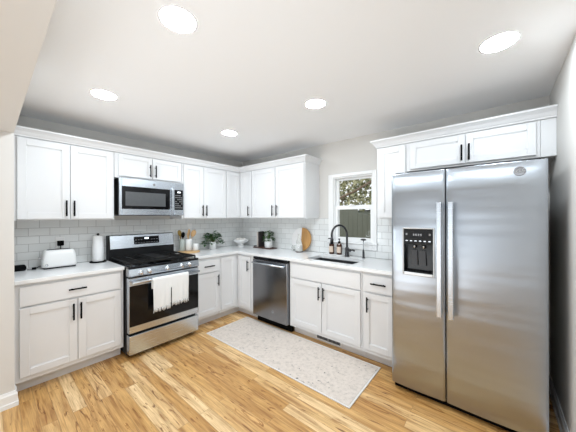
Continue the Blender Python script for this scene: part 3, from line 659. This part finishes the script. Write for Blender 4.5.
potted('potted_plant', 'small leafy green plant in a white pot on the dark tray', (.775, -.135, tz), .06, .14, 80, .08, .14, .05, M['leaf'], .06, 11, (1, .7))
# round board leaning on the wall
rb = thing('round_cutting_board', 'round half wood half marble board leaning on the tile', 'cutting board', (1.355, -.075, CT+.003), 0)
LM = Matrix.Rotation(-.14, 4, 'X')
def arc(a0, a1, R_, n=24): return [(R_*math.cos(a0+(a1-a0)*i/n), R_*math.sin(a0+(a1-a0)*i/n)+R_) for i in range(n+1)]
RM = LM @ Matrix(((1, 0, 0, 0), (0, 0, 1, 0), (0, 1, 0, 0), (0, 0, 0, 1)))
RB = .168
MB(RM).prism(arc(-PI/2, PI/2, RB), -.016, 0, b=.002).build('wood_half', M['mwood'], rb)
MB(RM).prism(arc(PI/2, 3*PI/2, RB), -.016, 0, b=.002).build('marble_half', M['marble'], rb)
# glass bottle with white fill
jb = thing('glass_bottle', 'clear cone-necked glass bottle half filled white, in front of the round board', 'bottle', (1.385, -.155, CT+.0005), 0)
MB().lathe([(0, 0), (.05, 0), (.052, .008), (.0, .0085)], 28).build('coaster_base', M['dwood'], jb)
MB().lathe([(0, .009), (.046, .009), (.049, .02), (.046, .07), (.04, .11), (0, .11)], 28).build('white_fill', M['ceramic'], jb)
MB().lathe([(0, .0088), (.049, .0088), (.052, .02), (.049, .08), (.036, .15), (.018, .2), (.013, .25), (.016, .255), (.012, .255)], 28).build('glass', M['cglass'], jb)
tag(MB().lathe([(0, 0), (.028, 0), (.034, .01), (.036, .05), (.03, .075), (.032, .08), (.027, .075), (.031, .04), (0, .006)], 24, (1.262, -.115, CT+.0005)).build('glass_tumbler', M['cglass']), 'short clear glass left of the cone-necked bottle', 'glass')
# soap bottles on a tray
tag(MB().box(1.775, 2.03, -.135, -.035, CT+.0005, CT+.012, .005, 2).build('soap_tray', M['ceramic']), 'white rectangular tray under the two amber soap bottles', 'tray')
def soap(x, label, flip):
    o = thing('soap_bottle', label, 'bottle', (x, -.085, CT+.0125), 0, 'amber soap bottles')
    MB().lathe([(0, 0), (.031, 0), (.033, .004), (.033, .115), (.03, .13), (.015, .143), (.014, .15), (0, .15)], 28).build('bottle_body', M['amber'], o)
    t = bmesh.new(); vs = []
    for k in range(13):
        a = -PI/2-1.1+2.2*k/12; vs.append([t.verts.new((.0337*math.cos(a), .0337*math.sin(a), z)) for z in (.025, .1)])
    for p, q in zip(vs, vs[1:]): t.faces.new([p[0], q[0], q[1], p[1]]).smooth = True
    mb = MB(); mb._merge(t); mb.build('paper_label', M['kraft'], o)
    mb = MB().lathe([(0, .15), (.017, .15), (.017, .165), (.006, .168), (.005, .19), (0, .19)], 16).box(-.05*(1 if flip else .3), .012, -.009, .009, .19, .202, .003); mb.build('pump', M['black'], o)
soap(1.862, 'amber soap bottle with black pump, leftmost of the two on the tray', 1)
soap(1.972, 'amber soap bottle with black pump and pale label, nearest the faucet', 0)
# faucet
fc = thing('kitchen_faucet', 'dark gunmetal pull-down faucet arching over the sink', 'faucet', (2.085, -.1, CT), 0)
MB().lathe([(0, 0), (.03, 0), (.03, .006), (.024, .012), (.022, .1), (.019, .115), (0, .115)], 24).build('base', M['gun'], fc)
pts = [(0, 0, .1), (0, 0, .27)]
dx, dy = -.12, -.165; R_ = .102; hl = math.hypot(dx, dy); ux, uy = dx/hl, dy/hl
for k in range(1, 15):
    a = PI*k/14*1.06; pts.append((ux*R_*(1-math.cos(a)), uy*R_*(1-math.cos(a)), .27+R_*1.15*math.sin(a)))
e = pts[-1]
MB().tube(pts, .0125, 12).build('spout', M['gun'], fc)
MB().tube([e, (e[0]-ux*.0, e[1], e[2]-.03), (e[0], e[1], e[2]-.09)], [.0135, .019, .021], 14).build('spray_head', M['gun'], fc)
MB().cyl((.01, 0, .075), (.05, 0, .078), .015, n=16).tube([(.05, 0, .078), (.075, -.01, .088), (.11, -.03, .082)], [.009, .008, .01], 10).build('handle', M['gun'], fc)
# soap pump / brush by the faucet
sp = thing('deck_soap_pump', 'slim pump with a wide flat head standing right of the faucet', 'soap pump', (2.292, -.09, CT), 0)
MB().lathe([(0, 0), (.02, 0), (.02, .004), (.013, .01), (.012, .08), (.008, .1), (0, .1)], 18).build('pump_base', M['gun'], sp)
MB().cyl((0, 0, .1), (0, 0, .21), .005, n=10).build('pump_stem', M['chrome'], sp)
MB().lathe([(0, .208), (.018, .208), (.034, .215), (.034, .222), (.02, .23), (0, .231)], 20, M=Matrix.Diagonal((1, .8, 1, 1))).build('pump_head', M['gun'], sp)

# toe-kick register
vr = thing('floor_register', 'white framed air vent with dark slots in the toe kick below the sink', 'vent', (1.9, -.5205, .012), 0)
MB().plate_hole(0, .33, 0, .085, .016, .314, .014, .071, -.008, 0, .002).build('frame', M['trim'], vr)
MB().box(.014, .316, -.002, 0, .012, .073).build('duct', M['black'], vr)
mb = MB()
for i in range(18): mb.box(.02+i*.0165, .026+i*.0165, -.007, -.002, .012, .073)
mb.box(.16, .17, -.0075, -.002, .012, .073)
mb.build('louver', M['grey'], vr)
# rug
ry = thing('runner_rug', 'pale mottled runner rug on the floor in front of the sink', 'rug', (1.735, -.938, 0), .0)
MB().box(-.915, .925, -.305, .315, .001, .009, .002).build('rug_field', M['rug'], ry)
MB().plate_hole(-.93, .94, -.32, .33, -.916, .926, -.306, .316, -.0085, -.001, .001).build('binding', mat('rug_binding', (.75, .72, .69), .9, bump=.3, bscale=300), ry)
for o in bpy.data.objects:
    if o.name.startswith('binding'): o.data.transform(Matrix.Rotation(PI/2, 4, 'X') @ Matrix.Identity(4)); o.data.transform(Matrix.Diagonal((1, -1, -1, 1)))

# ------------------------------------------------------------------ ceiling lights
LS = [(2.292, -2.355, 'nearest round recessed light at the top left of the ceiling'), (1.09, -2.363, 'round recessed light over the cabinets left of the microwave'), (1.098, -1.13, 'round recessed light nearest the far corner'),
      (2.295, -1.118, 'round recessed light in the ceiling in front of the window'), (3.52, -1.095, 'round recessed light in front of the refrigerator'), (3.45, -2.36, 'round recessed light overhead, outside the picture')]
def lamp(x, y, label):
    o = thing('recessed_light', label, 'ceiling light', (x, y, CH), 0, 'recessed ceiling lights')
    MB().lathe([(.084, -.0005), (.094, -.0005), (.092, -.002), (.086, -.003), (.084, -.002)], 40).build('trim_ring', M['ceil'], o)
    MB().lathe([(.0835, -.001), (.08, -.0035), (.06, -.0045), (.03, -.0055), (0, -.006)], 40).build('lens', M['lens'], o)
for l in LS: lamp(*l)

# ------------------------------------------------------------------ outdoors behind the window
struct('ground', MB().box(-14, 12, .151, 22, -.35, -.25), M['lawn'], 'lawn behind the house')
fn = thing('board_fence', 'weathered vertical board fence seen through the lower window pane', 'fence', (0, 4.2, -.25), 0)
mb = MB()
for i in range(46): mb.box(-4.2+i*.15, -4.052+i*.15, 0, .02, .03, 1.88 if i < 30 else 1.73, .004)
mb.build('board_panel', M['fence'], fn); MB().box(-4.2, 2.7, .02, .06, .3, .39).box(-4.2, 2.7, .02, .06, 1.4, 1.49).build('rail', M['fence'], fn)
sh = thing('garden_shed', 'pale garden shed with dark roof rising behind the board fence', 'shed', (-.3, 8, -.25), 0)
MB().box(-1.2, 1.6, 0, 2, 0, 1.95).build('wall', M['siding'], sh); MB().prism([(-1.4, 1.9), (1.8, 1.9), (.2, 2.0)], -.1, 2.1, Matrix(((1, 0, 0, 0), (0, 0, 1, 0), (0, 1, 0, 0), (0, 0, 0, 1)))).build('roof', M['roof'], sh)
tr_ = thing('garden_tree', 'leafy olive green tree with a slanting limb seen through the upper pane', 'tree', (-1.6, 5.2, -.25), 0)
mb = MB().tube([(0, 0, 0), (.02, 0, .9), (-.03, .05, 1.7), (.05, 0, 2.6), (0, .1, 3.6)], [.16, .13, .12, .1, .06], 10)
mb.tube([(-.02, .02, 1.65), (.5, -.7, 1.98), (1.1, -1.0, 2.16), (1.8, -1.0, 2.42), (2.6, -.9, 2.85)], [.06, .045, .04, .035, .03], 8)
mb.tube([(.9, -.1, 2.14), (1.1, .1, 2.6), (1.5, .2, 3.1)], [.03, .025, .015], 6); mb.tube([(.3, 0, 1.85), (.5, .2, 2.5), (.6, .3, 3.3)], [.04, .03, .02], 6)
mb.build('trunk', M['bark'], tr_)
rnd = random.Random(5); f = MB()
for i in range(9000):
    p = Vector((rnd.uniform(-1.6, 3.6), rnd.uniform(-.7, 1.8), rnd.uniform(1.95, 4.6)))
    cl = math.sin(p.x*5+p.z*3)+math.sin(p.z*6-p.x*2.3+p.y)+rnd.uniform(-1, 1)
    if cl < -.9: continue
    leaf(f, p, Vector((rnd.uniform(-1, 1), rnd.uniform(-1, 1), rnd.uniform(-1, .3))), Vector((rnd.uniform(-1, 1), rnd.uniform(-1, .2), rnd.uniform(0, 1))), rnd.uniform(.1, .19), .09)
f.build('foliage', M['oleaf'], tr_)
